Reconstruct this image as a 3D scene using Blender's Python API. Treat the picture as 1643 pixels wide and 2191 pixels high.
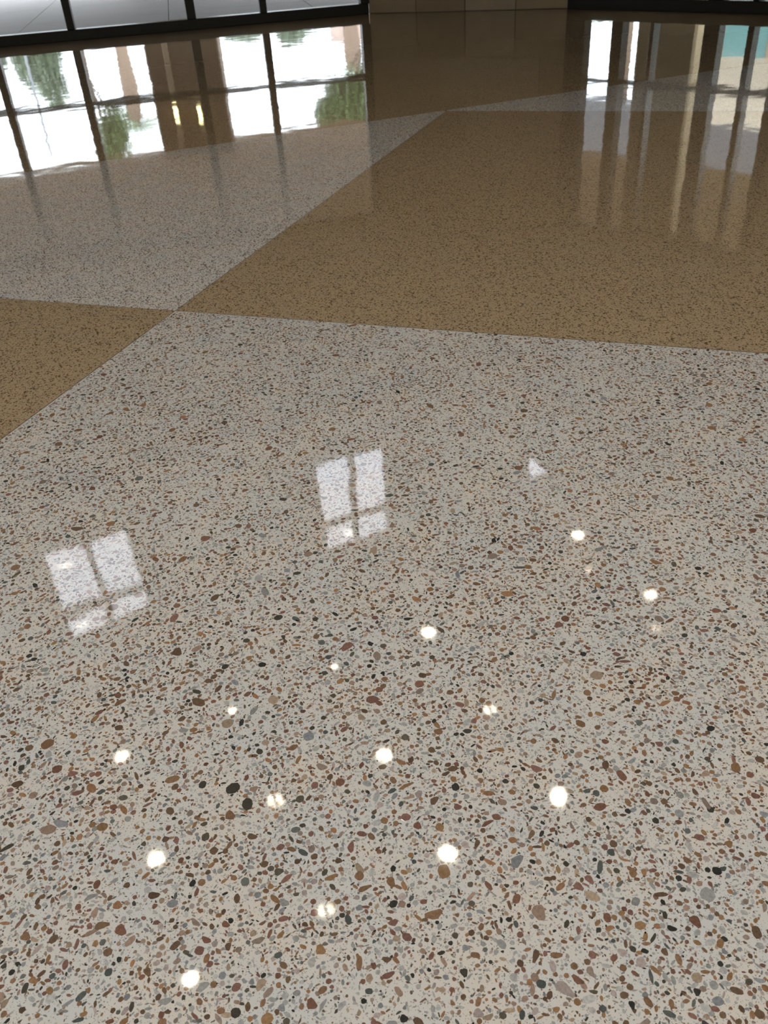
import bpy, bmesh, math, random
import numpy as np
from mathutils import Matrix, Vector

# ------------------------------------------------------------------ reset
for o in list(bpy.data.objects):
    bpy.data.objects.remove(o, do_unlink=True)
scene = bpy.context.scene
COL = scene.collection
rng = np.random.default_rng(11)
random.seed(7)

# ------------------------------------------------------------------ camera
CAM_H = 1.4
F_PX = 1861.4
IMG_W, IMG_H = 1643.0, 2191.0
PITCH, ROLL, YAW = (math.radians(a) for a in (35.564, -4.117, 23.894))
fwd = Vector((math.sin(YAW) * math.cos(PITCH), math.cos(YAW) * math.cos(PITCH), -math.sin(PITCH)))
r0 = Vector((math.cos(YAW), -math.sin(YAW), 0.0))
u0 = r0.cross(fwd)
cam_r = r0 * math.cos(ROLL) + u0 * math.sin(ROLL)
cam_u = -r0 * math.sin(ROLL) + u0 * math.cos(ROLL)
cam_data = bpy.data.cameras.new('camera')
cam = bpy.data.objects.new('camera', cam_data)
COL.objects.link(cam)
rotm = Matrix((cam_r, cam_u, -fwd)).transposed()
cam.matrix_world = Matrix.Translation((0, 0, CAM_H)) @ rotm.to_4x4()
cam_data.sensor_fit = 'HORIZONTAL'
cam_data.sensor_width = 36.0
cam_data.lens = F_PX / IMG_W * 36.0
cam_data.clip_start = 0.02
cam_data.clip_end = 500
cam_data.dof.use_dof = True
cam_data.dof.focus_distance = 2.0
cam_data.dof.aperture_fstop = cam_data.lens / 3.2
scene.camera = cam

# ------------------------------------------------------------------ sky and exposure
SKY = 7.0
world = bpy.data.worlds.new('overcast_sky')
scene.world = world
world.use_nodes = True
wn, wl = world.node_tree.nodes, world.node_tree.links
wn.clear()
w_out = wn.new('ShaderNodeOutputWorld')
w_bg = wn.new('ShaderNodeBackground')
w_tc = wn.new('ShaderNodeTexCoord')
w_map = wn.new('ShaderNodeMapping')
w_map.inputs['Scale'].default_value = (1.0, 1.0, 3.0)
w_noise = wn.new('ShaderNodeTexNoise')
w_noise.inputs['Scale'].default_value = 2.2
w_noise.inputs['Detail'].default_value = 4.0
w_ramp = wn.new('ShaderNodeValToRGB')
w_ramp.color_ramp.elements[0].position = 0.30
w_ramp.color_ramp.elements[0].color = (0.80, 0.86, 0.97, 1)
w_ramp.color_ramp.elements[1].position = 0.70
w_ramp.color_ramp.elements[1].color = (0.97, 0.98, 1.0, 1)
wl.new(w_tc.outputs['Generated'], w_map.inputs['Vector'])
wl.new(w_map.outputs['Vector'], w_noise.inputs['Vector'])
wl.new(w_noise.outputs['Fac'], w_ramp.inputs['Fac'])
wl.new(w_ramp.outputs['Color'], w_bg.inputs['Color'])
w_bg.inputs['Strength'].default_value = SKY
wl.new(w_bg.outputs['Background'], w_out.inputs['Surface'])

scene.view_settings.view_transform = 'Standard'
scene.view_settings.look = 'None'
scene.view_settings.exposure = 0.0
scene.view_settings.gamma = 1.0
scene.view_settings.use_curve_mapping = False
scene.cycles.max_bounces = 6
scene.cycles.diffuse_bounces = 3
scene.cycles.glossy_bounces = 4
scene.cycles.transparent_max_bounces = 10
scene.cycles.sample_clamp_indirect = 50.0
scene.cycles.caustics_reflective = False
scene.cycles.use_light_tree = False
scene.cycles.adaptive_threshold = 0.02

LAMP_L = 52.0                     # radiance of a downlight's lit lamp
LAMP_COL = (1.0, 0.90, 0.70)
FILL_L = 240.0  # radiance of the unseen downlights added as fill for the floor
FILL_REAR_COL = (1.0, 0.98, 0.945)
FILL_LEFT_COL = (0.965, 0.99, 1.0)

# ------------------------------------------------------------------ material helpers
def srgb(r, g, b):
    f = lambda c: (c / 255 / 12.92) if c / 255 <= 0.04045 else ((c / 255 + 0.055) / 1.055) ** 2.4
    return (f(r), f(g), f(b))


def new_mat(name):
    m = bpy.data.materials.new(name)
    m.use_nodes = True
    nt = m.node_tree
    nt.nodes.clear()
    out = nt.nodes.new('ShaderNodeOutputMaterial')
    return m, nt, out


def plain(name, col, rough=0.6, var=0.0, scale=8.0, metallic=0.0, bump=0.0, spec=0.5):
    """Procedural surface: a base colour with a little noise variation and fine relief."""
    m, nt, out = new_mat(name)
    b = nt.nodes.new('ShaderNodeBsdfPrincipled')
    b.inputs['Roughness'].default_value = rough
    b.inputs['Metallic'].default_value = metallic
    b.inputs['Specular IOR Level'].default_value = spec
    g = nt.nodes.new('ShaderNodeNewGeometry')
    n = nt.nodes.new('ShaderNodeTexNoise')
    n.inputs['Scale'].default_value = scale
    n.inputs['Detail'].default_value = 4.0
    nt.links.new(g.outputs['Position'], n.inputs['Vector'])
    mx = nt.nodes.new('ShaderNodeMix')
    mx.data_type = 'RGBA'
    mx.inputs['A'].default_value = (*[c * (1 - var) for c in col], 1)
    mx.inputs['B'].default_value = (*[min(1, c * (1 + var)) for c in col], 1)
    nt.links.new(n.outputs['Fac'], mx.inputs['Factor'])
    nt.links.new(mx.outputs['Result'], b.inputs['Base Color'])
    if bump:
        bp = nt.nodes.new('ShaderNodeBump')
        bp.inputs['Distance'].default_value = bump
        bp.inputs['Strength'].default_value = 1.0
        nt.links.new(n.outputs['Fac'], bp.inputs['Height'])
        nt.links.new(bp.outputs['Normal'], b.inputs['Normal'])
    nt.links.new(b.outputs['BSDF'], out.inputs['Surface'])
    return m


def emitter(name, col, strength):
    m, nt, out = new_mat(name)
    e = nt.nodes.new('ShaderNodeEmission')
    e.inputs['Color'].default_value = (*col, 1)
    e.inputs['Strength'].default_value = strength
    nt.links.new(e.outputs['Emission'], out.inputs['Surface'])
    return m


def glass(name, tint=(0.93, 0.96, 0.96), base=0.04):
    """Clear sheet glass: passes light straight through, mirrors more at a slant (Schlick)."""
    m, nt, out = new_mat(name)
    t = nt.nodes.new('ShaderNodeBsdfTransparent')
    t.inputs['Color'].default_value = (*tint, 1)
    g = nt.nodes.new('ShaderNodeBsdfGlossy')
    g.inputs['Roughness'].default_value = 0.0
    lw = nt.nodes.new('ShaderNodeLayerWeight')
    lw.inputs['Blend'].default_value = 0.5
    p = nt.nodes.new('ShaderNodeMath')
    p.operation = 'POWER'
    p.inputs[1].default_value = 5.0
    ma = nt.nodes.new('ShaderNodeMath')
    ma.operation = 'MULTIPLY_ADD'
    ma.inputs[1].default_value = 0.9
    ma.inputs[2].default_value = base
    mix = nt.nodes.new('ShaderNodeMixShader')
    nt.links.new(lw.outputs['Facing'], p.inputs[0])
    nt.links.new(p.outputs[0], ma.inputs[0])
    nt.links.new(ma.outputs[0], mix.inputs['Fac'])
    nt.links.new(t.outputs[0], mix.inputs[1])
    nt.links.new(g.outputs[0], mix.inputs[2])
    nt.links.new(mix.outputs[0], out.inputs['Surface'])
    return m


def polish_normal(nt, pos):
    """The ground and polished surface: long shallow waves plus a trace of grain."""
    n1 = nt.nodes.new('ShaderNodeTexNoise')
    n1.noise_dimensions = '2D'
    n1.inputs['Scale'].default_value = 3.2
    n1.inputs['Detail'].default_value = 1.5
    nt.links.new(pos, n1.inputs['Vector'])
    n2 = nt.nodes.new('ShaderNodeTexNoise')
    n2.noise_dimensions = '2D'
    n2.inputs['Scale'].default_value = 110.0
    n2.inputs['Detail'].default_value = 0.0
    nt.links.new(pos, n2.inputs['Vector'])
    mul = nt.nodes.new('ShaderNodeMath')
    mul.operation = 'MULTIPLY_ADD'
    mul.inputs[1].default_value = 0.004
    nt.links.new(n2.outputs['Fac'], mul.inputs[0])
    nt.links.new(n1.outputs['Fac'], mul.inputs[2])
    bp = nt.nodes.new('ShaderNodeBump')
    bp.inputs['Strength'].default_value = 1.0
    bp.inputs['Distance'].default_value = 0.0010
    nt.links.new(mul.outputs[0], bp.inputs['Height'])
    return bp.outputs['Normal']


def math_node(nt, op, a, b=None, c=None):
    n = nt.nodes.new('ShaderNodeMath')
    n.operation = op
    for i, v in enumerate((a, b, c)):
        if v is None:
            continue
        if isinstance(v, (int, float)):
            n.inputs[i].default_value = v
        else:
            nt.links.new(v, n.inputs[i])
    return n.outputs[0]


def mix_col(nt, fac, a, b):
    n = nt.nodes.new('ShaderNodeMix')
    n.data_type = 'RGBA'
    for key, v in (('Factor', fac), ('A', a), ('B', b)):
        if isinstance(v, (int, float)):
            n.inputs[key].default_value = v
        elif isinstance(v, tuple):
            n.inputs[key].default_value = (*v, 1)
        else:
            nt.links.new(v, n.inputs[key])
    return n.outputs['Result']


def chip_layer(nt, vec, base, scale, ramp_cols, share, rmin, rmax):
    """One size of stone chip, as a voronoi layer over BASE."""
    v = nt.nodes.new('ShaderNodeTexVoronoi')
    v.feature = 'F1'
    v.voronoi_dimensions = '2D'
    v.inputs['Scale'].default_value = scale
    v.inputs['Randomness'].default_value = 0.9
    nt.links.new(vec, v.inputs['Vector'])
    sep = nt.nodes.new('ShaderNodeSeparateColor')
    nt.links.new(v.outputs['Color'], sep.inputs['Color'])
    r = math_node(nt, 'MULTIPLY_ADD', sep.outputs['Red'], rmax - rmin, rmin)
    inside = math_node(nt, 'LESS_THAN', v.outputs['Distance'], r)
    keep = math_node(nt, 'LESS_THAN', sep.outputs['Green'], share)
    fac = math_node(nt, 'MULTIPLY', inside, keep)
    ramp = nt.nodes.new('ShaderNodeValToRGB')
    ramp.color_ramp.interpolation = 'CONSTANT'
    el = ramp.color_ramp.elements
    for i, c in enumerate(ramp_cols):
        p = i / len(ramp_cols)
        e = el[i] if i < 2 else el.new(p)
        e.position = p
        e.color = (*c, 1)
    nt.links.new(sep.outputs['Blue'], ramp.inputs['Fac'])
    return mix_col(nt, fac, base, ramp.outputs['Color'])


LIT = 0.80                         # display value of a surface of albedo 1 on the near floor
def chipcol(r, g, b):
    a = [min(0.9, c / LIT) for c in srgb(r, g, b)]
    m = sum(a) / 3
    return tuple(m + (c - m) * 0.86 for c in a)


PALETTE = [chipcol(*c) for c in (
    (112, 78, 62), (122, 92, 66), (104, 82, 60), (132, 100, 66), (118, 84, 74), (92, 72, 56),
    (148, 128, 106), (139, 116, 100), (128, 112, 100), (140, 102, 70),
    (50, 49, 46), (66, 62, 54), (76, 80, 77), (92, 94, 90), (84, 78, 66),
    (128, 128, 124), (142, 141, 138), (152, 151, 148), (160, 158, 154), (120, 122, 124), (150, 136, 130))]
BROWNS, TANS, DARKS, GREYS = PALETTE[0:6], PALETTE[6:10], PALETTE[10:15], PALETTE[15:21]


def terrazzo(name, matrix, matrix2, layers, rough=0.035):
    m, nt, out = new_mat(name)
    b = nt.nodes.new('ShaderNodeBsdfPrincipled')
    b.inputs['Roughness'].default_value = rough
    b.inputs['IOR'].default_value = 1.5
    g = nt.nodes.new('ShaderNodeNewGeometry')
    pos = g.outputs['Position']
    n = nt.nodes.new('ShaderNodeTexNoise')
    n.noise_dimensions = '2D'
    n.inputs['Scale'].default_value = 7.0
    n.inputs['Detail'].default_value = 3.0
    nt.links.new(pos, n.inputs['Vector'])
    ramp = nt.nodes.new('ShaderNodeValToRGB')
    ramp.color_ramp.elements[0].position = 0.35
    ramp.color_ramp.elements[0].color = (*matrix, 1)
    ramp.color_ramp.elements[1].position = 0.65
    ramp.color_ramp.elements[1].color = (*matrix2, 1)
    nt.links.new(n.outputs['Fac'], ramp.inputs['Fac'])
    col = ramp.outputs['Color']
    wob = nt.nodes.new('ShaderNodeTexNoise')
    wob.noise_dimensions = '2D'
    wob.inputs['Scale'].default_value = 160.0
    wob.inputs['Detail'].default_value = 1.0
    nt.links.new(pos, wob.inputs['Vector'])
    sc = nt.nodes.new('ShaderNodeVectorMath')
    sc.operation = 'MULTIPLY_ADD'
    sc.inputs[1].default_value = (0.006, 0.006, 0.0)
    nt.links.new(wob.outputs['Color'], sc.inputs[0])
    nt.links.new(pos, sc.inputs[2])
    for (scale, cols, share, rmin, rmax) in layers:
        col = chip_layer(nt, sc.outputs[0], col, scale, cols, share, rmin, rmax)
    nt.links.new(col, b.inputs['Base Color'])
    nt.links.new(polish_normal(nt, pos), b.inputs['Normal'])
    nt.links.new(b.outputs['BSDF'], out.inputs['Surface'])
    return m


def chip_material(name, source):
    """Cut stone chip: SOURCE 'attr' reads the mesh colour, 'object' the object's own colour."""
    m, nt, out = new_mat(name)
    b = nt.nodes.new('ShaderNodeBsdfPrincipled')
    b.inputs['Roughness'].default_value = 0.035
    b.inputs['IOR'].default_value = 1.5
    if source == 'attr':
        a = nt.nodes.new('ShaderNodeAttribute')
        a.attribute_name = 'stone'
        col = a.outputs['Color']
    else:
        a = nt.nodes.new('ShaderNodeObjectInfo')
        col = a.outputs['Color']
    g = nt.nodes.new('ShaderNodeNewGeometry')
    n = nt.nodes.new('ShaderNodeTexNoise')
    n.noise_dimensions = '2D'
    n.inputs['Scale'].default_value = 190.0
    n.inputs['Detail'].default_value = 2.0
    nt.links.new(g.outputs['Position'], n.inputs['Vector'])
    k = math_node(nt, 'MULTIPLY_ADD', n.outputs['Fac'], 0.7, 0.65)
    hs = nt.nodes.new('ShaderNodeVectorMath')
    hs.operation = 'SCALE'
    nt.links.new(col, hs.inputs[0])
    nt.links.new(k, hs.inputs['Scale'])
    nt.links.new(hs.outputs[0], b.inputs['Base Color'])
    nt.links.new(polish_normal(nt, g.outputs['Position']), b.inputs['Normal'])
    nt.links.new(b.outputs['BSDF'], out.inputs['Surface'])
    return m


WHITE_A, WHITE_B = chipcol(188, 187, 183), chipcol(196, 188, 177)
FAR_COLS = BROWNS[:5] + DARKS[:2] + TANS[:2] + GREYS[1:3]
M = {}
M['white_near'] = terrazzo('white_terrazzo_near', WHITE_A, WHITE_B,
                           [(330, GREYS + TANS[:2], 0.30, 0.15, 0.42)])
M['white_far'] = terrazzo('white_terrazzo_far', WHITE_A, WHITE_B,
                          [(200, FAR_COLS, 0.46, 0.20, 0.48), (92, BROWNS + DARKS[:2] + TANS[:3], 0.54, 0.16, 0.46)])
TAN_A, TAN_B = chipcol(159, 138, 106), chipcol(163, 139, 105)
TAN_COLS = [chipcol(*c) for c in ((96, 72, 44), (110, 84, 54), (72, 58, 40), (130, 104, 70), (160, 138, 104), (88, 74, 52))]
M['tan_far'] = terrazzo('tan_terrazzo', TAN_A, TAN_B,
                        [(200, TAN_COLS, 0.50, 0.20, 0.48), (92, TAN_COLS, 0.52, 0.16, 0.46)])
M['chips'] = chip_material('stone_chips', 'attr')
M['chip'] = chip_material('stone_chip', 'object')
M['strip'] = plain('zinc_strip', srgb(96, 86, 70), 0.35, 0.1, 30, metallic=0.6)
M['slab'] = plain('concrete_slab', (0.3, 0.3, 0.28), 0.8, 0.1)
M['plaster'] = plain('white_plaster', (0.72, 0.69, 0.62), 0.7, 0.04, 3, bump=0.0003)
M['soft_plaster'] = plain('warm_plaster', (0.60, 0.53, 0.42), 0.7, 0.04, 3, bump=0.0003)
M['bronze'] = plain('dark_bronze_metal', (0.022, 0.021, 0.018), 0.42, 0.15, 12, metallic=0.2)
M['whiteframe'] = plain('pale_frame_paint', (0.42, 0.38, 0.31), 0.5, 0.05, 10)
M['glass'] = glass('clear_glass')
M['coated_glass'] = glass('coated_glass', (0.97, 0.975, 1.0), 0.11)
M['stone'] = plain('tan_limestone', (0.55, 0.45, 0.295), 0.5, 0.12, 6, bump=0.0008)
M['stone_b'] = plain('pale_limestone', (0.64, 0.545, 0.385), 0.5, 0.12, 6, bump=0.0008)
M['stone_c'] = plain('brown_limestone', (0.47, 0.375, 0.24), 0.5, 0.12, 6, bump=0.0008)
M['mortar'] = plain('mortar', (0.25, 0.21, 0.15), 0.9, 0.1)
M['pier_stone'] = plain('brown_cast_stone', (0.36, 0.25, 0.165), 0.75, 0.1, 5, bump=0.001)
M['pier_pale'] = plain('pale_cast_stone', (0.62, 0.47, 0.34), 0.75, 0.1, 5, bump=0.001)
M['corner_light'] = plain('painted_corner_highlight', (0.82, 0.64, 0.47), 0.7, 0.05, 5)  # paler colour paints in the lit corner of the brown pier
M['tan_pier'] = plain('tan_cast_stone', (0.72, 0.56, 0.34), 0.75, 0.1, 5, bump=0.001)
M['soffit'] = plain('brown_soffit_board', (0.64, 0.42, 0.22), 0.7, 0.08, 4)
M['roof'] = plain('grey_roofing', (0.30, 0.29, 0.28), 0.9, 0.1, 2)
M['paving'] = plain('grey_concrete_paving', (0.17, 0.158, 0.158), 0.85, 0.15, 1.3, bump=0.002)
M['bark'] = plain('palm_bark', (0.34, 0.235, 0.17), 0.9, 0.3, 14, bump=0.01)
M['trunk'] = plain('tree_bark', (0.13, 0.10, 0.075), 0.9, 0.3, 10, bump=0.01)
M['leaf_a'] = plain('grey_green_leaf', (0.20, 0.25, 0.16), 0.6, 0.35, 3)
M['leaf_b'] = plain('green_leaf', (0.15, 0.215, 0.085), 0.6, 0.35, 3)
M['frond'] = plain('palm_frond', (0.15, 0.25, 0.10), 0.6, 0.3, 3)
M['pink_wall'] = plain('pink_stucco', (0.58, 0.42, 0.35), 0.85, 0.06, 1)
M['cream_wall'] = plain('cream_stucco', (0.80, 0.68, 0.52), 0.85, 0.06, 1)
M['teal'] = plain('teal_glazing', (0.30, 0.58, 0.56), 0.15, 0.2, 2)
M['dark_pane'] = plain('dark_window_glass', (0.05, 0.06, 0.07), 0.1, 0.2, 2)
M['grey_panel'] = plain('pale_grey_metal', (0.115, 0.115, 0.125), 0.55, 0.05, 2)
M['pole'] = plain('galvanised_pole', (0.30, 0.31, 0.33), 0.5, 0.1, 10, metallic=0.5)
M['trim'] = plain('white_trim_ring', (0.75, 0.74, 0.70), 0.4, 0.03, 20)
M['reflector'] = plain('satin_reflector', (0.70, 0.68, 0.62), 0.25, 0.03, 20, metallic=0.9)
M['lamp'] = emitter('lit_lamp', LAMP_COL, LAMP_L)
M['fill_rear'] = emitter('added_rear_fill', FILL_REAR_COL, FILL_L)
M['fill_left'] = emitter('added_left_fill', FILL_LEFT_COL, FILL_L)
M['lamp_split'] = emitter('lit_split_lamp', LAMP_COL, 30.0)
M['lamp_echo'] = emitter('added_echo_lamp', (1.0, 0.85, 0.68), 14.0)  # added lamps standing in for faint second reflections on the floor
M['soffit_lamp'] = emitter('warm_soffit_lamp', (1.0, 0.78, 0.36), 9.0)

# ------------------------------------------------------------------ object helpers
def tag(o, label=None, cat=None, group=None, kind=None):
    for k, v in (('label', label), ('category', cat), ('group', group), ('kind', kind)):
        if v:
            o[k] = v
    return o


def mesh_obj(name, verts, faces, mat, parent=None, smooth=False):
    me = bpy.data.meshes.new(name)
    me.from_pydata([tuple(v) for v in verts], [], [tuple(f) for f in faces])
    me.update()
    if mat is not None:
        me.materials.append(mat)
    if smooth:
        me.shade_smooth()
    o = bpy.data.objects.new(name, me)
    COL.objects.link(o)
    if parent is not None:
        o.parent = parent
    return o


def empty(name, loc=(0, 0, 0), rz=0.0):
    o = bpy.data.objects.new(name, None)
    COL.objects.link(o)
    o.location = loc
    o.rotation_euler = (0, 0, rz)
    return o


BOXF = [(0, 3, 2, 1), (4, 5, 6, 7), (0, 1, 5, 4), (1, 2, 6, 5), (2, 3, 7, 6), (3, 0, 4, 7)]
def box_v(x0, x1, y0, y1, z0, z1):
    return [(x0, y0, z0), (x1, y0, z0), (x1, y1, z0), (x0, y1, z0), (x0, y0, z1), (x1, y0, z1), (x1, y1, z1), (x0, y1, z1)]


def box(name, x0, x1, y0, y1, z0, z1, mat, parent=None, bevel=0.0):
    """Box with optional chamfered edges."""
    if bevel <= 0:
        return mesh_obj(name, box_v(x0, x1, y0, y1, z0, z1), BOXF, mat, parent)
    bm = bmesh.new()
    vs = [bm.verts.new(v) for v in box_v(x0, x1, y0, y1, z0, z1)]
    for f in BOXF:
        bm.faces.new([vs[i] for i in f])
    bmesh.ops.bevel(bm, geom=list(bm.edges), offset=bevel, segments=1, affect='EDGES')
    me = bpy.data.meshes.new(name)
    bm.to_mesh(me)
    bm.free()
    me.materials.append(mat)
    o = bpy.data.objects.new(name, me)
    COL.objects.link(o)
    if parent is not None:
        o.parent = parent
    return o


def prism(name, poly, z0, z1, mat, parent=None):
    n = len(poly)
    v = [(x, y, z0) for x, y in poly] + [(x, y, z1) for x, y in poly]
    f = [tuple(range(n))[::-1], tuple(range(n, 2 * n))]
    f += [(i, (i + 1) % n, n + (i + 1) % n, n + i) for i in range(n)]
    return mesh_obj(name, v, f, mat, parent)


def clip(poly, a, b, c):
    """Keep the part of a polygon where a*x + b*y <= c."""
    out = []
    for i in range(len(poly)):
        p, q = poly[i], poly[(i + 1) % len(poly)]
        dp, dq = a * p[0] + b * p[1] - c, a * q[0] + b * q[1] - c
        if dp <= 0:
            out.append(p)
        if dp * dq < 0:
            t = dp / (dp - dq)
            out.append((p[0] + t * (q[0] - p[0]), p[1] + t * (q[1] - p[1])))
    return out


def area(poly):
    return 0.5 * abs(sum(poly[i][0] * poly[(i + 1) % len(poly)][1] - poly[(i + 1) % len(poly)][0] * poly[i][1] for i in range(len(poly))))


# ------------------------------------------------------------------ plan of the place
# left glazed wall: a point, its direction, its outward normal
LW0 = np.array([1.088, 13.809]); LWD = np.array([0.968, -0.253]); LWN = np.array([0.253, 0.968])
RW0 = np.array([7.803, 10.594]); RWD = np.array([0.376, -0.927]); RWN = np.array([0.927, 0.376])
LW_A = -7.32                        # s of the left end (x about -6)
LW_B = 4.95
LEFT_END = LW0 + LW_A * LWD
CORNER_A = LW0 + LW_B * LWD         # where glass meets the stone corner
CORNER_B = RW0.copy()
RW_B = 2.87
PIER_A = RW0 + RW_B * RWD
PIER_B = RW0 + 5.2 * RWD
X_LEFT, X_RIGHT, Y_BACK = -6.0, float(PIER_B[0]), -7.0
LOW_C, HIGH_C = 2.8, 5.5
Y_CL = 7.5                           # face of the clerestory wall
LEDGE_X, LEDGE_TOP = 4.5, 3.51

# floor pattern
P0 = np.array([0.679, 3.559])
UA = np.array([math.cos(math.radians(43.34)), math.sin(math.radians(43.34))])
UB = np.array([math.cos(math.radians(-43.5)), math.sin(math.radians(-43.5))])
SIDE = 3.905
D1_SLOPE = -0.084
def d1(x):
    return 6.262 + D1_SLOPE * (x - 3.5)
ROOM = [(X_LEFT, Y_BACK), (X_RIGHT, Y_BACK), tuple(PIER_B), tuple(PIER_A), tuple(CORNER_B), tuple(CORNER_A), tuple(LEFT_END)]

# ------------------------------------------------------------------ floor
GAP = 0.0022
floor = prism('floor', ROOM, -0.12, -0.03, M['slab'])
tag(floor, 'polished terrazzo floor in large white and tan diamond panels', 'floor', kind='structure')


def inset(poly, g):
    """Shrink a convex counter-clockwise polygon by g."""
    out = poly
    n = len(poly)
    for i in range(n):
        p, q = np.array(poly[i]), np.array(poly[(i + 1) % n])
        d = q - p
        L = np.linalg.norm(d)
        if L < 1e-6:
            continue
        nx, ny = d[1] / L, -d[0] / L          # outward normal of a ccw polygon
        out = clip(out, nx, ny, nx * p[0] + ny * p[1] - g)
        if len(out) < 3:
            return []
    return out


def ccw(poly):
    s = sum(poly[i][0] * poly[(i + 1) % len(poly)][1] - poly[(i + 1) % len(poly)][0] * poly[i][1] for i in range(len(poly)))
    return poly if s > 0 else poly[::-1]


def clip_room(poly):
    rm = ccw(ROOM)
    for i in range(len(rm)):
        p, q = np.array(rm[i]), np.array(rm[(i + 1) % len(rm)])
        d = (q - p) / np.linalg.norm(q - p)
        poly = clip(poly, d[1], -d[0], d[1] * p[0] - d[0] * p[1])
        if len(poly) < 3:
            return []
    return poly


near_panel = None
for i in range(-3, 3):
    for j in range(-3, 4):
        q = [P0 + SIDE * ((i + a) * UA + (j + b) * UB) for a, b in ((0, 0), (1, 0), (1, 1), (0, 1))]
        poly = [tuple(p) for p in q]
        # inside of the border line y < d1(x)
        poly = clip(poly, -D1_SLOPE, 1.0, 6.262 - D1_SLOPE * 3.5)
        if len(poly) < 3:
            continue
        poly = clip_room(ccw(poly))
        if len(poly) < 3 or area(poly) < 0.02:
            continue
        poly = inset(ccw(poly), GAP)
        if len(poly) < 3:
            continue
        white = (i + j) % 2 != 0
        near = (i == -1 and j == 0)
        mat = M['white_near'] if near else (M['white_far'] if white else M['tan_far'])
        p = prism('terrazzo_panel', poly, -0.03, 0.0, mat, floor)
        if near:
            near_panel, near_poly = p, poly
        tag(p, 'pale terrazzo diamond with brown and grey chips' if white else 'tan terrazzo diamond with dark flecks')
border = [(-50, d1(-50)), (50, d1(50)), (50, 60), (-50, 60)]
border = inset(ccw(clip_room(ccw(border))), GAP)
tag(prism('terrazzo_panel', border, -0.03, 0.0, M['tan_far'], floor), 'tan terrazzo border along the glass walls')


def strip_between(a, b):
    a, b = np.array(a), np.array(b)
    d = (b - a) / np.linalg.norm(b - a)
    n = np.array([-d[1], d[0]]) * GAP * 0.98
    poly = clip_room(ccw([tuple(a - n), tuple(b - n), tuple(b + n), tuple(a + n)]))
    if len(poly) >= 3:
        prism('divider_strip', poly, -0.03, -0.0003, M['strip'], floor)


def clip_line(p, d, lim):
    """Run of p + t*d below the border line."""
    k = -D1_SLOPE * d[0] + d[1]
    t = (6.262 - D1_SLOPE * 3.5 - (-D1_SLOPE * p[0] + p[1])) / k
    return t


for j in range(-2, 4):                 # strips along UA
    p = P0 + SIDE * j * UB
    t = clip_line(p, UA, 1)
    strip_between(p - 14 * UA, p + t * UA)
for i in range(-2, 3):                 # strips along UB (they start at the border line on the left)
    p = P0 + SIDE * i * UA
    t = clip_line(p, UB, 1)
    strip_between(p + t * UB, p + 16 * UB)
strip_between((-30, d1(-30)), (30, d1(30)))

# ------------------------------------------------------------------ stone chips of the near panel
def in_poly(px, py, poly, g):
    ok = np.ones(px.shape, bool)
    poly = ccw(poly)
    for i in range(len(poly)):
        p, q = poly[i], poly[(i + 1) % len(poly)]
        dx, dy = q[0] - p[0], q[1] - p[1]
        L = math.hypot(dx, dy)
        ok &= ((px - p[0]) * (-dy) + (py - p[1]) * dx) / L > g
    return ok


CX0, CX1, CY0, CY1 = -1.25, 3.15, -0.35, 3.58
RES = 0.0008
occ = np.zeros((int((CX1 - CX0) / RES) + 2, int((CY1 - CY0) / RES) + 2), bool)
REGION = (CX1 - CX0) * (CY1 - CY0)


def cluster(px, py):
    s = np.zeros(px.shape)
    for k, (fx, fy, ph) in enumerate(((9.1, 3.7, .3), (-5.3, 8.2, 1.9), (14.2, -11.1, 4.0), (21.0, 17.3, 2.2), (-31.0, 13.0, .9))):
        s += np.sin(fx * px + fy * py + ph)
    return 0.5 + s / 7.0


chips = []                              # x, y, r, aspect, angle, size class
for cls, (dens, ra, rb, clus) in enumerate(((34, .0095, .0140, 0), (820, .0056, .0088, .35), (4600, .0040, .0060, .5), (11000, .0024, .0040, .45), (10000, .0014, .0024, .2))):
    n = int(dens * REGION)
    px = rng.uniform(CX0, CX1, n); py = rng.uniform(CY0, CY1, n)
    rr = ra + (rb - ra) * rng.random(n) ** 1.7
    keep = in_poly(px, py, near_poly, 0.004) & (rng.random(n) < (1 - clus) + clus * 1.5 * cluster(px, py))
    asp = 1.0 + 1.1 * rng.random(n) ** 1.8
    asp = np.minimum(asp, 1.7) if cls == 0 else asp
    asp = np.where(rng.random(n) < (0.0 if cls == 0 else 0.06 if cls < 3 else 0.28), asp + 1.3, asp)
    ang = rng.uniform(0, math.pi, n)
    for x, y, r, a, t in zip(px[keep], py[keep], rr[keep], asp[keep], ang[keep]):
        cx_, cy_ = (x - CX0) / RES, (y - CY0) / RES
        k = max(1, int(r / RES * 0.80))
        i0, i1 = max(0, int(cx_) - k), int(cx_) + k + 1
        j0, j1 = max(0, int(cy_) - k), int(cy_) + k + 1
        if occ[i0:i1, j0:j1].any():
            continue
        occ[i0:i1, j0:j1] = True
        chips.append((x, y, r, a, t, cls))
chips = np.array(chips)
NCH = len(chips)
pal = {'b': np.array(BROWNS), 't': np.array(TANS), 'd': np.array(DARKS), 'g': np.array(GREYS)}


def chip_colours(cls):
    out = np.zeros((len(cls), 3))
    w = {0: (.60, .20, .06, .14), 1: (.48, .22, .14, .16), 2: (.38, .18, .11, .33), 3: (.28, .15, .12, .45), 4: (.18, .14, .16, .52)}
    for i, c in enumerate(cls):
        k = rng.choice(4, p=w[int(c)])
        s = pal['btdg'[k]]
        out[i] = s[rng.integers(len(s))]
    out *= rng.uniform(0.82, 1.2, (len(cls), 1))
    return np.clip(out, 0.005, 0.85)


chip_rgb = chip_colours(chips[:, 5])

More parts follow.
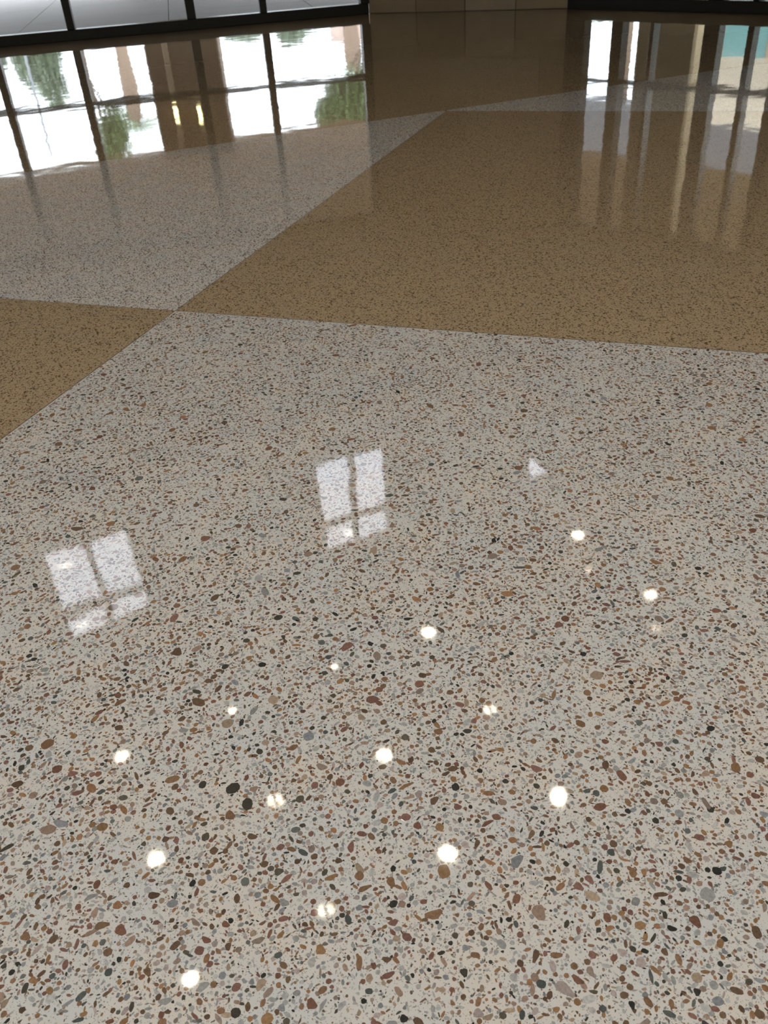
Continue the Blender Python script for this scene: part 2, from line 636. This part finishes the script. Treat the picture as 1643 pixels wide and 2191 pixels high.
# which chips show largest in the picture
V = chips[:, :2]
dx = np.stack([V[:, 0], V[:, 1], np.full(NCH, -CAM_H)], 1)
Rm = np.array([list(cam_r), list(cam_u), list(fwd)])
cc = dx @ Rm.T
u = F_PX * cc[:, 0] / cc[:, 2] + IMG_W / 2
v = IMG_H / 2 - F_PX * cc[:, 1] / cc[:, 2]
vis = (cc[:, 2] > 0.1) & (u > 4) & (u < IMG_W - 4) & (v > 4) & (v < IMG_H - 4)
size = np.where(vis, chips[:, 2] / cc[:, 2], 0) * (CAM_H / np.linalg.norm(dx, axis=1)) ** 0.5
order = np.argsort(-size)
single = order[:300]
rest = np.setdiff1d(np.arange(NCH), single)


def chip_outline(n, shape_rng):
    """Unit outline of a broken or water-worn stone."""
    kind = shape_rng.random()
    t = np.linspace(0, 2 * math.pi, n, endpoint=False) + shape_rng.uniform(-.22, .22, n)
    r = 1 + shape_rng.uniform(-.09, .07, n)
    if kind > 0.6:
        r = r * (1 + .16 * np.cos(3 * t + shape_rng.uniform(0, 6)) + .08 * np.cos(2 * t))
    return np.stack([r * np.cos(t), r * np.sin(t)], 1)


# the 300 largest: one object each, sharing twelve shapes
protos = []
for k in range(12):
    n = 11
    o2 = chip_outline(n, rng)
    vs = [(x, y, 1.0) for x, y in o2 * 0.985] + [(x, y, 0.5) for x, y in o2] + [(x * .7, y * .7, -22.0) for x, y in o2]
    fs = [tuple(range(n))]
    for ring in (0, 1):
        a0, b0 = ring * n, (ring + 1) * n
        fs += [(a0 + i, b0 + i, b0 + (i + 1) % n, a0 + (i + 1) % n) for i in range(n)]
    fs.append(tuple(range(2 * n, 3 * n))[::-1])
    me = bpy.data.meshes.new('terrazzo_chip')
    me.from_pydata(vs, [], fs)
    me.materials.append(M['chip'])
    protos.append(me)
for k, c in enumerate(single):
    x, y, r, a, t, cls = chips[c]
    o = bpy.data.objects.new('terrazzo_chip', protos[k % 12])
    o.parent = near_panel
    o.location = (x, y, 0.0)
    o.rotation_euler = (0, 0, t)
    o.scale = (r * math.sqrt(a), r / math.sqrt(a), 0.00016)
    o.color = (*[float(q) for q in chip_rgb[c]], 1)
    COL.objects.link(o)

# the rest: one mesh
NV = 8
nr = len(rest)
tt = np.linspace(0, 2 * math.pi, NV, endpoint=False)[None, :] + rng.uniform(-.25, .25, (nr, NV))
ang_k = rng.random((nr, 1)) < np.where(chips[rest, 5] < 3, 0.22, 0.45)[:, None]
rad = np.where(ang_k, 1 + rng.uniform(-.34, .2, (nr, NV)), 1 + rng.uniform(-.10, .10, (nr, NV)))
ch = chips[rest]
lx = rad * np.cos(tt) * (ch[:, 2] * np.sqrt(ch[:, 3]))[:, None]
ly = rad * np.sin(tt) * (ch[:, 2] / np.sqrt(ch[:, 3]))[:, None]
ca, sa = np.cos(ch[:, 4])[:, None], np.sin(ch[:, 4])[:, None]
vx = ch[:, 0][:, None] + lx * ca - ly * sa
vy = ch[:, 1][:, None] + lx * sa + ly * ca
vz = np.full_like(vx, 0.00008) + (np.arange(nr) % 5)[:, None] * 0.00001
co = np.stack([vx, vy, vz], 2).reshape(-1).astype(np.float32)
me = bpy.data.meshes.new('chip_aggregate')
me.vertices.add(nr * NV)
me.vertices.foreach_set('co', co)
me.loops.add(nr * NV)
me.loops.foreach_set('vertex_index', np.arange(nr * NV, dtype=np.int32))
me.polygons.add(nr)
me.polygons.foreach_set('loop_start', np.arange(0, nr * NV, NV, dtype=np.int32))
me.polygons.foreach_set('loop_total', np.full(nr, NV, np.int32))
me.update(calc_edges=True)
att = me.attributes.new('stone', 'FLOAT_COLOR', 'FACE')
att.data.foreach_set('color', np.concatenate([chip_rgb[rest], np.ones((nr, 1))], 1).reshape(-1).astype(np.float32))
me.materials.append(M['chips'])
agg = bpy.data.objects.new('chip_aggregate', me)
COL.objects.link(agg)
agg.parent = near_panel
tag(agg, kind='stuff')

# ------------------------------------------------------------------ glazed walls
def wall_frame(name, origin, direction, label, kind='structure'):
    """Empty whose local x runs along the wall, y points outwards."""
    ang = math.atan2(direction[1], direction[0])
    o = empty(name, (origin[0], origin[1], 0.0), ang)
    tag(o, label, 'window', kind=kind)
    return o


def curtain_wall(name, origin, direction, s0, s1, stops, widths, transoms, top, label):
    w = wall_frame(name, origin, direction, label)
    d0, d1_ = -0.02, 0.14
    box('sill_rail', s0, s1, d0, d1_, 0.0, 0.125, M['bronze'], w, 0.006)
    box('head_rail', s0, s1, d0, d1_, top - 0.10, top, M['bronze'], w, 0.006)
    for s, wd in zip(stops, widths):
        box('mullion', s - wd / 2, s + wd / 2, d0 - 0.01, d1_ + 0.01, 0.125, top - 0.10, M['bronze'], w, 0.006)
    zs = [0.125] + [t for t in transoms] + [top - 0.10]
    for k in range(len(stops) - 1):
        a = stops[k] + widths[k] / 2
        b = stops[k + 1] - widths[k + 1] / 2
        for t in transoms:
            box('transom', a, b, d0 + 0.02, d1_ - 0.02, t - 0.035, t + 0.035, M['bronze'], w, 0.005)
        for q in range(len(zs) - 1):
            za = zs[q] + (0.035 if q else 0)
            zb = zs[q + 1] - (0.035 if q + 1 < len(zs) - 1 else 0)
            box('pane', a, b, 0.05, 0.058, za, zb, M['glass'], w)
    return w


ls = [-7.28, -5.6, -4.2, -2.8, -1.4, -0.10, 0.95, 2.53, 3.50, 4.90]
lw = [.09, .09, .09, .09, .09, .095, .10, .12, .095, .12]
curtain_wall('window_1', LW0, LWD, LW_A, LW_B, ls, lw, [0.80], LOW_C,
             'long glazed wall in dark bronze frames at the upper left')
rs = [0.14, 0.745, 1.22, 1.98, 2.45, 2.81]
rw = [.28, .15, .05, .19, .07, .12]
curtain_wall('window_2', RW0, RWD, 0.0, RW_B, rs, rw, [0.83], LOW_C,
             'dark framed glazed wall right of the stone corner')

# ------------------------------------------------------------------ stone walls
def stone_wall(name, a, b, z1, cols, courses, label, thick=0.35, mats=('stone', 'stone_b', 'stone_c')):
    a, b = np.array(a), np.array(b)
    L = float(np.linalg.norm(b - a))
    d = (b - a) / L
    o = empty(name, (a[0], a[1], 0.0), math.atan2(d[1], d[0]))
    tag(o, label, 'wall', kind='structure')
    box('backing', 0, L, 0.02, thick, 0, z1, M['mortar'], o)
    zc = z1 / courses
    for r in range(courses):
        off = 0 if r % 2 == 0 else -0.5
        for k in range(cols + 1):
            x0 = max(0.0, (k + off) * L / cols)
            x1 = min(L, (k + 1 + off) * L / cols)
            if x1 - x0 < 0.05:
                continue
            m = M[mats[(k * 2 + r * 3 + (k * r) % 2) % len(mats)]]
            box('stone_block', x0 + .004, x1 - .004, random.uniform(-.004, .0), 0.05, r * zc + .004, (r + 1) * zc - .004, m, o, 0.006)
    return o


stone_wall('wall_corner', CORNER_A, CORNER_B, LOW_C, 4, 5, 'tan stone block corner between the two glazed walls')
stone_wall('wall_right', PIER_A, PIER_B, LOW_C, 3, 5, 'tan stone block pier ending the right glazed wall')

w = box('wall_side', X_RIGHT, X_RIGHT + .3, Y_BACK, float(PIER_B[1]), 0, LOW_C, M['soft_plaster'])
tag(w, 'plain warm plaster wall on the right, below the ledge', 'wall', kind='structure')
w = box('wall_left', X_LEFT - .3, X_LEFT, Y_BACK, float(LEFT_END[1]), 0, HIGH_C, M['plaster'])
tag(w, 'plain pale plaster wall on the far left', 'wall', kind='structure')
w = box('wall_back', X_LEFT, X_RIGHT + .3, Y_BACK - .3, Y_BACK, 0, HIGH_C, M['plaster'])
tag(w, 'plain pale plaster wall behind the viewer', 'wall', kind='structure')

# ------------------------------------------------------------------ ceilings and roofs
X_HI = 7.4                              # right face of the tall space
ceil = box('ceiling', X_LEFT - .3, X_HI + .3, Y_BACK - .3, Y_CL + .3, HIGH_C, HIGH_C + .3, M['plaster'])
tag(ceil, 'high pale plaster ceiling holding the round downlights', 'ceiling', kind='structure')
low_poly = [(X_LEFT - .3, Y_CL), (X_RIGHT + .3, Y_CL), (float(PIER_A[0]) + .3, Y_CL + .4)]
SOFF = [(-14.0, 21.5), (-14.0, Y_CL), (float(PIER_A[0]) + .9, Y_CL), (16.2, 4.2), (9.2, 21.5)]
low = [(X_LEFT, Y_CL), (float(PIER_A[0] + .17), Y_CL), tuple(PIER_A), tuple(CORNER_B), tuple(CORNER_A), tuple(LEFT_END)]
cl = prism('ceiling_low', ccw(low), LOW_C, LOW_C + .25, M['soft_plaster'])
tag(cl, 'low warm plaster ceiling along the glass walls', 'ceiling', kind='structure')
lg = prism('ceiling_ledge', ccw([(LEDGE_X, Y_BACK), (X_RIGHT, Y_BACK), tuple(PIER_B), (float(PIER_A[0] + .17), Y_CL), (LEDGE_X, Y_CL)]), LOW_C, LEDGE_TOP, M['soft_plaster'])
tag(lg, 'lowered ceiling ledge on the right cutting across the third high window', 'ceiling', kind='structure')
w = box('wall_upper', X_HI, X_HI + .3, Y_BACK, Y_CL, LEDGE_TOP, HIGH_C, M['plaster'])
tag(w, 'plain plaster wall above the ledge on the right', 'wall', kind='structure')
roof = prism('portico_roof', ccw([(-14.0, Y_CL + .25), (X_RIGHT + .9, Y_CL + .25), (16.2, 4.2), (9.2, 21.5), (-14.0, 21.5)]), 3.2, 3.5, M['soffit'])
tag(roof, 'brown boarded portico soffit outside the glass walls', 'roof', kind='structure')
# upstand that closes the gap between glass head and portico soffit
for nm, a, b in (('trim_1', LEFT_END, CORNER_A), ('trim_2', CORNER_A, CORNER_B), ('trim_3', CORNER_B, PIER_B)):
    a, b = np.array(a), np.array(b)
    d = (b - a) / np.linalg.norm(b - a)
    o = empty(nm, (a[0], a[1], 0), math.atan2(d[1], d[0]))
    box('fascia', 0, float(np.linalg.norm(b - a)), -0.01, 0.3, LOW_C, 3.2, M['bronze'], o)
    tag(o, {'trim_1': 'dark fascia above the left glazed wall', 'trim_2': 'dark fascia above the stone corner', 'trim_3': 'dark fascia above the right glazed wall'}[nm], 'fascia', kind='structure')

# ------------------------------------------------------------------ clerestory wall with its windows
WIN = [(-0.31, 0.51), (2.56, 3.38), (5.30, 6.12)]
WZ0, WZ1 = 3.61, 4.77
cw = empty('wall_front', (0, Y_CL, 0))
tag(cw, 'pale plaster wall high above the low ceiling, with small windows', 'wall', kind='structure')
box('wall_band', X_LEFT, X_HI + .3, 0, .06, LOW_C, WZ0, M['plaster'], cw)
box('wall_band', X_LEFT, X_HI + .3, 0, .06, WZ1, HIGH_C, M['plaster'], cw)
xs = [X_LEFT] + [v for p in WIN for v in p] + [X_HI + .3]
for k in range(0, len(xs), 2):
    box('wall_band', xs[k], xs[k + 1], 0, .06, WZ0, WZ1, M['plaster'], cw)
wlab = ['four paned high window mirrored at the left of the floor', 'four paned high window mirrored in the middle of the floor',
        'high window mostly hidden by the ledge, mirrored as a white triangle']
for k, (x0, x1) in enumerate(WIN):
    w = empty('window_%d' % (k + 3), (0, Y_CL, 0))
    tag(w, wlab[k], 'window', kind='structure')
    xm = (x0 + x1) / 2 + .005
    zt = 4.415
    fw = .012
    ya, yb = .0, .06
    box('frame_side', x0, x0 + fw, ya, yb, WZ0, WZ1, M['whiteframe'], w)
    box('frame_side', x1 - fw, x1, ya, yb, WZ0, WZ1, M['whiteframe'], w)
    box('frame_head', x0 + fw, x1 - fw, ya, yb, WZ1 - fw, WZ1, M['whiteframe'], w)
    box('frame_sill', x0 + fw, x1 - fw, ya, yb, WZ0, WZ0 + fw, M['whiteframe'], w)
    box('mullion', xm - .035, xm + .035, ya, yb, WZ0 + fw, WZ1 - fw, M['whiteframe'], w, .004)
    for a, b in ((x0 + fw, xm - .035), (xm + .035, x1 - fw)):
        box('transom', a, b, ya, yb, zt - .042, zt + .042, M['whiteframe'], w, .004)
        box('pane', a, b, .028, .034, WZ0 + fw, zt - .042, M['coated_glass'], w)
        box('pane', a, b, .028, .034, zt + .042, WZ1 - fw, M['coated_glass'], w)

# ------------------------------------------------------------------ downlights
def ring(name, r0_, r1_, z0, z1, mat, parent, n=32):
    v, f = [], []
    for k in range(n):
        t = 2 * math.pi * k / n
        c, s = math.cos(t), math.sin(t)
        v += [(r0_ * c, r0_ * s, z0), (r1_ * c, r1_ * s, z0), (r1_ * c, r1_ * s, z1), (r0_ * c, r0_ * s, z1)]
    for k in range(n):
        a, b = 4 * k, 4 * ((k + 1) % n)
        for q in range(4):
            f.append((a + q, b + q, b + (q + 1) % 4, a + (q + 1) % 4))
    return mesh_obj(name, v, f, mat, parent)


def half_lamp(parent, r, gap, side, mat, z):
    """A lit lamp half: a half disc with a bowed face."""
    n = 9
    v = []
    for lev, (rr, zz) in enumerate(((r, z), (r * .75, z - .006), (r * .4, z - .009))):
        for k in range(n + 1):
            t = -math.pi / 2 + math.pi * k / n
            v.append((side * (gap + max(0.0, rr * math.cos(t))), rr * math.sin(t), zz))
    v.append((side * gap, 0, z - .010))
    f = []
    for lev in range(2):
        for k in range(n):
            a = lev * (n + 1) + k
            q = (a, a + 1, a + n + 2, a + n + 1)
            f.append(q if side < 0 else q[::-1])
    c = 3 * (n + 1)
    for k in range(n):
        a = 2 * (n + 1) + k
        q = (a, a + 1, c)
        f.append(q if side < 0 else q[::-1])
    return mesh_obj('lamp_half', v, f, mat, parent, True)


def downlight(x, y, label, kind, turn=0.0, lamp='lamp'):
    o = empty('ceiling_downlight', (x, y, HIGH_C), turn)
    tag(o, label, 'downlight', 'round downlights in the high ceiling')
    ring('trim_ring', .078, .098, -.008, .0, M['trim'], o)
    ring('reflector', .0765, .078, -.006, -.0005, M['reflector'], o)
    if kind == 'full':
        for s in (-1, 1):
            half_lamp(o, .074, .0008, s, M[lamp], -.001)
    elif kind == 'split':
        for s in (-1, 1):
            half_lamp(o, .060, .015, s, M['lamp_split'], -.001)
        box('lamp_divider', -.014, .014, -.07, .07, -.012, -.001, M['reflector'], o)
    elif kind == 'small':
        for s in (-1, 1):
            half_lamp(o, .036, .001, s, M['lamp'], -.001)
        ring('baffle', .040, .0765, -.003, -.0008, M['reflector'], o)
    elif kind == 'dim':
        for s in (-1, 1):
            half_lamp(o, .040, .012, s, M['lamp_echo'], -.001)
        ring('baffle', .055, .0765, -.003, -.0008, M['reflector'], o)
    return o


DL = [
    (-.19, 3.935, 'full', 'downlight mirrored lowest on the floor, near the bottom edge'),
    (.965, 3.935, 'split', 'split lamp downlight mirrored second lowest, left of centre'),
    (2.11, 3.925, 'full', 'full downlight mirrored low and right of centre'),
    (3.29, 3.93, 'full', 'downlight mirrored at the right end of the lowest row'),
    (-.19, 5.15, 'full', 'full downlight mirrored at lower left, second of the leftmost line'),
    (.958, 5.15, 'split', 'split lamp downlight mirrored left of centre in the middle row'),
    (2.105, 5.16, 'full', 'full downlight mirrored at the centre of the middle row'),
    (3.285, 5.155, 'split', 'split lamp downlight mirrored at the right end of the middle row'),
    (-.198, 6.395, 'full', 'full downlight mirrored at the left, below the left high window'),
    (.965, 6.465, 'small', 'small weak downlight mirrored left of the other weak one'),
    (2.135, 6.46, 'small', 'small weak downlight mirrored below the middle high window'),
    (3.287, 6.42, 'full', 'full downlight mirrored highest in the main grid, right of centre'),
    (5.812, 7.03, 'full', 'downlight mirrored at the right just below the white triangle'),
    (5.844, 5.714, 'full', 'downlight mirrored furthest right on the floor'),
    (5.536, 6.451, 'dim', 'dim lamp added for the faint second reflection under the triangle'),
    (5.55, 5.28, 'dim', 'dim lamp added for the faint second reflection furthest right'),
]
for x, y, k, lab in DL:
    downlight(x, y, lab, k, math.radians(-12) if k == 'split' else random.uniform(-.4, .4))
for x in (-.19, .965, 2.11, 3.29):  # added fill lamps out of view, brightening the near floor
    for y in (-2.3, -1.05, .2):
        downlight(x, y, 'added fill downlight, unseen, above and behind the viewer', 'full', 0.0, 'fill_rear')
for x in (-4.9, -3.75, -2.6):  # more unseen lamps, added to light the floor from the left
    for y in (-2.3, -1.05, .2, 1.45):
        downlight(x, y, 'added fill downlight, unseen, over the left side of the hall', 'full', 0.0, 'fill_left')

# ------------------------------------------------------------------ outside: ground
pav = prism('pavement', ccw([(-90, -60), (120, -60), (120, 170), (-90, 170)]), -0.4, -0.125, M['paving'])
tag(pav, 'grey concrete forecourt outside the glass walls', 'pavement', kind='structure')
# paved apron slabs between the glass and the portico edge
ap = empty('apron', (0, 0, 0))
tag(ap, 'grey paving slabs under the portico outside the left glazed wall', 'paving', kind='structure')
for k in range(-4, 4):
    for q in range(4):
        s0, s1 = k * 2.2, k * 2.2 + 2.19
        t0, t1 = .2 + q * 2.6, .2 + q * 2.6 + 2.59
        c4 = [LW0 + s * LWD + t * LWN for s, t in ((s0, t0), (s1, t0), (s1, t1), (s0, t1))]
        prism('paving_slab', ccw([tuple(p) for p in c4]), -0.125, -0.02, M['paving'], ap)
ap2 = empty('apron', (0, 0, 0))
tag(ap2, 'grey paving slabs outside the right glazed wall', 'paving', kind='structure')
for k in range(-1, 4):
    for q in range(3):
        s0, s1 = k * 1.8, k * 1.8 + 1.79
        t0, t1 = .2 + q * 2.4, .2 + q * 2.4 + 2.39
        c4 = [RW0 - np.array([0.0, 0]) + s * RWD + t * RWN for s, t in ((s0, t0), (s1, t0), (s1, t1), (s0, t1))]
        prism('paving_slab', ccw([tuple(p) for p in c4]), -0.125, -0.02, M['paving'], ap2)

# ------------------------------------------------------------------ outside: piers
def pier(x, y, rz, wx, wy, z1, label, body, edge, courses=4):
    o = empty('stone_pier', (x, y, -.125), rz)
    tag(o, label, 'pier')
    zb = .35
    box('plinth', -wx / 2 - .05, wx / 2 + .05, -wy / 2 - .05, wy / 2 + .05, 0, zb, M[edge], o, .02)
    hc = (z1 + .125 - zb) / courses
    for k in range(courses):
        box('stone_block', -wx / 2, wx / 2, -wy / 2, wy / 2, zb + k * hc + .004, zb + (k + 1) * hc - .004, M[body], o, .03)
    return o


pr = pier(5.35, 21.0, math.radians(-20), 1.55, 1.0, 3.2, 'brown stone pier of the portico, mirrored left in the glass reflection', 'pier_stone', 'pier_pale')
box('corner_highlight', -.40, -.28, -.53, -.49, .36, 3.3, M['corner_light'], pr, .01)  # painted highlight: the pier's lit corner edge as a pale strip
pier(9.24, 10.15, math.atan2(RWD[1], RWD[0]), .84, .5, 3.2, 'tan stone pier just outside the right glazed wall', 'tan_pier', 'tan_pier')
pier(-5.0, 21.0, 0, 1.3, 1.0, 3.2, 'brown stone pier of the portico far to the left', 'pier_stone', 'pier_pale')

def wall_light(lx, z, label):
    a = math.radians(-20)
    ly = -.535
    o = empty('wall_light', (5.35 + lx * math.cos(a) - ly * math.sin(a), 21.0 + lx * math.sin(a) + ly * math.cos(a), z), a)
    tag(o, label, 'wall light', 'lights on the brown portico pier')
    box('back_plate', -.06, .06, -.02, .03, -.20, .20, M['bronze'], o, .005)
    box('lens', -.045, .045, -.06, -.02, -.17, .17, M['soffit_lamp'], o, .012)
    box('cap', -.06, .06, -.07, .02, .17, .19, M['bronze'], o, .004)
wall_light(-.34, 2.34, 'warm wall light on the pale strip of the brown pier')
wall_light(.17, 2.40, 'warm wall light right of the pale strip on the brown pier')

# ------------------------------------------------------------------ outside: planting
def lathe(name, prof, mat, parent, n=14, jitter=0.0):
    v, f = [], []
    for (r, z) in prof:
        for k in range(n):
            t = 2 * math.pi * k / n
            rr = r * (1 + random.uniform(-jitter, jitter))
            v.append((rr * math.cos(t), rr * math.sin(t), z))
    for a in range(len(prof) - 1):
        for k in range(n):
            f.append((a * n + k, a * n + (k + 1) % n, (a + 1) * n + (k + 1) % n, (a + 1) * n + k))
    f.append(tuple(range((len(prof) - 1) * n, len(prof) * n)))
    f.append(tuple(range(n))[::-1])
    return mesh_obj(name, v, f, mat, parent)


def limb(name, a, b, ra, rb, mat, parent, n=8):
    a, b = Vector(a), Vector(b)
    d = (b - a).normalized()
    x = d.orthogonal().normalized()
    y = d.cross(x)
    v = []
    for p, r in ((a, ra), (b, rb)):
        for k in range(n):
            t = 2 * math.pi * k / n
            v.append(p + x * (r * math.cos(t)) + y * (r * math.sin(t)))
    f = [(k, (k + 1) % n, n + (k + 1) % n, n + k) for k in range(n)] + [tuple(range(n))[::-1], tuple(range(n, 2 * n))]
    return mesh_obj(name, v, f, mat, parent)


def foliage(name, blobs, count, leaf, mat, parent):
    """Leaves scattered over a set of ellipsoids; each leaf a folded blade."""
    vs, fs = [], []
    tot = sum(b[3] * b[4] * b[5] for b in blobs)
    for (bx, by, bz, rx, ry, rz) in blobs:
        k = max(20, int(count * rx * ry * rz / tot))
        d = rng.normal(size=(k, 3)); d /= np.linalg.norm(d, axis=1)[:, None]
        rr = rng.random((k, 1)) ** 0.45
        c = np.array([bx, by, bz]) + d * rr * np.array([rx, ry, rz])
        a = rng.normal(size=(k, 3)); a /= np.linalg.norm(a, axis=1)[:, None]
        b_ = np.cross(a, rng.normal(size=(k, 3))); b_ /= np.linalg.norm(b_, axis=1)[:, None]
        nrm = np.cross(a, b_)
        L = leaf * rng.uniform(.6, 1.3, (k, 1))
        p = np.stack([c - a * L, c + b_ * L * .45 + nrm * L * .15, c + a * L, c - b_ * L * .45 + nrm * L * .15], 1).reshape(-1, 3)
        base = len(vs)
        vs += [tuple(q) for q in p]
        for q in range(k):
            i = base + 4 * q
            fs += [(i, i + 1, i + 2), (i, i + 2, i + 3)]
    o = mesh_obj(name, vs, fs, mat, parent)
    tag(o, kind='stuff')
    return o


def tree(x, y, trunk_h, blobs, count, leaf, mat, label, group='trees beyond the portico'):
    o = empty('leafy_tree', (x, y, -.125))
    tag(o, label, 'tree', group)
    lathe('trunk', [(.22, 0), (.16, .5), (.13, trunk_h * .6), (.10, trunk_h)], M['trunk'], o, 10, .06)
    for (bx, by, bz, rx, ry, rz) in blobs:
        limb('branch', (0, 0, trunk_h * .8), (bx, by, bz), .07, .025, M['trunk'], o)
    foliage('foliage', blobs, count, leaf, M[mat], o)
    return o


def palm(x, y, prof, crown, fronds, flen, label):
    o = empty('palm_tree', (x, y, -.125))
    tag(o, label, 'palm', 'palms beyond the portico')
    t = lathe('trunk', prof, M['bark'], o, 16, .05)
    zc = prof[-1][1]
    # stubs of cut fronds on the swollen head
    for k in range(26):
        a = k * 2.4
        zz = zc - 2.0 + 1.9 * (k / 26)
        rr = .34
        limb('frond_stub', (rr * .8 * math.cos(a), rr * .8 * math.sin(a), zz), ((rr + .16) * math.cos(a), (rr + .16) * math.sin(a), zz + .22), .07, .045, M['bark'], t, 5)
    for k in range(fronds):
        a = 2 * math.pi * k / fronds + random.uniform(-.15, .15)
        up = random.uniform(.1, 1.0)
        vs, fs = [], []
        n = 9
        pts = []
        for q in range(n + 1):
            u_ = q / n
            r = flen * u_ * (1 - .15 * u_)
            z = zc + flen * (up * u_ - (up * .4 + .75) * u_ * u_)
            pts.append(Vector((r * math.cos(a), r * math.sin(a), z)))
        side = Vector((-math.sin(a), math.cos(a), 0))
        for q in range(n):
            for s in (-1, 1):
                for h_ in (0, .5):
                    p = pts[q].lerp(pts[q + 1], h_)
                    e = p + side * (s * flen * .22 * math.sin(math.pi * min(.97, (q + h_ + .6) / (n + .6)))) + (pts[q + 1] - pts[q]) * .9 + Vector((0, 0, -.12 * flen * .3))
                    wv = (pts[q + 1] - pts[q]) * .22
                    i = len(vs)
                    vs += [p, p + wv, e]
                    fs.append((i, i + 1, i + 2))
        for q in range(n):
            i = len(vs)
            wv = Vector((0, 0, .03))
            vs += [pts[q] - wv, pts[q + 1] - wv, pts[q + 1] + wv, pts[q] + wv]
            fs.append((i, i + 1, i + 2, i + 3))
        fo = mesh_obj('frond', vs, fs, M['frond'], o)
        tag(fo, kind='stuff')
    return o


palm(10.55, 55.0, [(.34, 0), (.28, 1.0), (.28, 4.2), (.33, 5.2), (.42, 6.6), (.44, 7.6), (.36, 8.5), (.2, 8.9)], 0, 18, 2.6,
     'palm with a swollen trimmed head, mirrored left of the brown pier')
palm(26.7, 60.0, [(.36, 0), (.32, 2.0), (.32, 5.0), (.42, 5.9), (.55, 7.0), (.56, 7.9), (.44, 8.5), (.25, 8.8)], 0, 16, 1.6,
     'palm with a swollen trimmed head, mirrored beside the pink building')
tree(5.9, 55.0, 5.0, [(.1, 0, 5.2, 1.3, 1.2, 1.6), (-.6, .2, 4.2, .9, .9, 1.0), (.6, 0, 6.6, .8, .8, 1.0), (1.0, 0, 4.4, .7, .7, .8)], 3600, .17, 'leaf_a',
     'grey green tree mirrored at the far left of the floor')
tree(3.6, 58.0, 5.0, [(0, 0, 4.4, 1.3, 1.2, 1.6), (.5, 0, 5.2, .8, .8, .9)], 2400, .17, 'leaf_a',
     'grey green tree mirrored at the left picture edge')
tree(6.08, 40.0, 5.2, [(.42, 0, 6.9, .75, .8, 1.3), (.72, 0, 6.0, .6, .6, .8)], 1600, .13, 'leaf_b',
     'green tree mirrored just left of the brown pier')
tree(19.75, 42.0, 5.0, [(-.5, 0, 6.7, .9, .9, 1.0), (-1.6, 0, 7.0, 1.2, 1.0, 1.1), (-2.6, 0, 7.4, .6, .7, .8), (-.6, 0, 8.0, 1.0, 1.0, .9), (-1.7, 0, 8.2, .9, .9, .9)], 7000, .14, 'leaf_b',
     'large green tree mirrored beside the stone corner')
tree(24.9, 80.0, 5.5, [(0, 0, 7.3, 1.6, 1.4, 1.2), (1.2, 0, 8.0, 1.3, 1.2, .8)], 1800, .22, 'leaf_a',
     'distant tree mirrored in the third glass bay')
tree(30.9, 82.0, 6.0, [(0, 0, 7.8, 1.8, 1.4, 1.5), (-.3, 0, 8.9, 1.3, 1.0, .9), (1.6, 0, 7.8, 1.1, 1.0, 1.1)], 2600, .22, 'leaf_a',
     'distant tree mirrored left of the pink building')
tree(37.0, 47.0, 3.6, [(0, 0, 5.0, 2.2, 2.2, .8), (-2.2, 2, 4.8, 1.6, 1.6, .7)], 1400, .22, 'leaf_b',
     'low green tree mirrored right of the stone corner')

lp = empty('lamp_post', (5.15, 52.0, -.125))
tag(lp, 'thin grey lamp post mirrored beside the far left tree', 'lamp post')
lathe('pole', [(.09, 0), (.07, 4.5), (.05, 9.4)], M['pole'], lp, 10)
limb('arm', (0, 0, 9.2), (.9, 0, 9.5), .035, .03, M['pole'], lp)
box('lamp_head', .75, 1.35, -.14, .14, 9.42, 9.56, M['pole'], lp, .03)

# ------------------------------------------------------------------ outside: buildings
def facade(name, origin, direction, L, depth, z1, mat, label):
    o = empty(name, (origin[0], origin[1], -.125), math.atan2(direction[1], direction[0]))
    tag(o, label, 'building')
    box('body', 0, L, 0, depth, 0, z1, M[mat], o, .02)
    return o


pb = facade('apartment_building', (47.4, 110.0), (1, -.12), 16.0, 4.0, 13.6, 'pink_wall', 'pale pink building with rows of narrow windows, mirrored at the top centre')
box('parapet', -.2, 16.2, -.2, 4.2, 13.6, 14.0, M['pink_wall'], pb, .03)
for k in range(11):
    for q in range(4):
        x0 = .5 + k * 1.4
        z0 = 1.6 + q * 3.1
        wdw = box('window', x0, x0 + .38, -.04, .05, z0, z0 + 1.9, M['dark_pane'], pb)
        box('window_ledge', x0 - .06, x0 + .44, -.10, .02, z0 - .10, z0, M['cream_wall'], wdw)

# low wing with a teal glazed base, right of the right glazed wall
WB = RW0 - 1.27 * RWD + 7.8 * RWN
tb = facade('building_wing', WB, RWD, 9.1, .8, 3.1, 'cream_wall', 'cream wing with a teal glazed base, mirrored at the upper right')
for k in range(9):
    x0 = .12 + k * .99
    pn = box('pane', x0, x0 + .86, -.03, .01, .16, 1.85, M['teal'], tb)
    box('pane_frame', x0 + .87, x0 + .97, -.05, .01, .12, 1.88, M['pier_pale'], tb, .01)
box('base_course', 0, 9.1, -.05, .02, 0, .12, M['pier_pale'], tb, .01)

# pale grey canopy further out
CB = RW0 - 4.9 * RWD + 8.8 * RWN
cb = empty('canopy', (CB[0], CB[1], -.125), math.atan2(RWD[1], RWD[0]))
tag(cb, 'pale grey drive-in canopy on dark posts, mirrored at the right', 'canopy')
for k, (x0, x1) in enumerate(((.0, .72), (1.0, 1.9), (1.98, 2.75), (3.2, 4.5), (4.62, 7.2))):
    box('canopy_panel', x0, x1, 0, .12, 3.05, 4.4, M['grey_panel'], cb, .015)
box('canopy_deck', -.4, 8.2, .13, 5.0, 4.2, 4.42, M['grey_panel'], cb, .02)
for x0 in (.74, 2.85, 6.6):
    box('post', x0, x0 + .24,   .2, .44, 0, 4.2, M['pier_stone'], cb, .02)
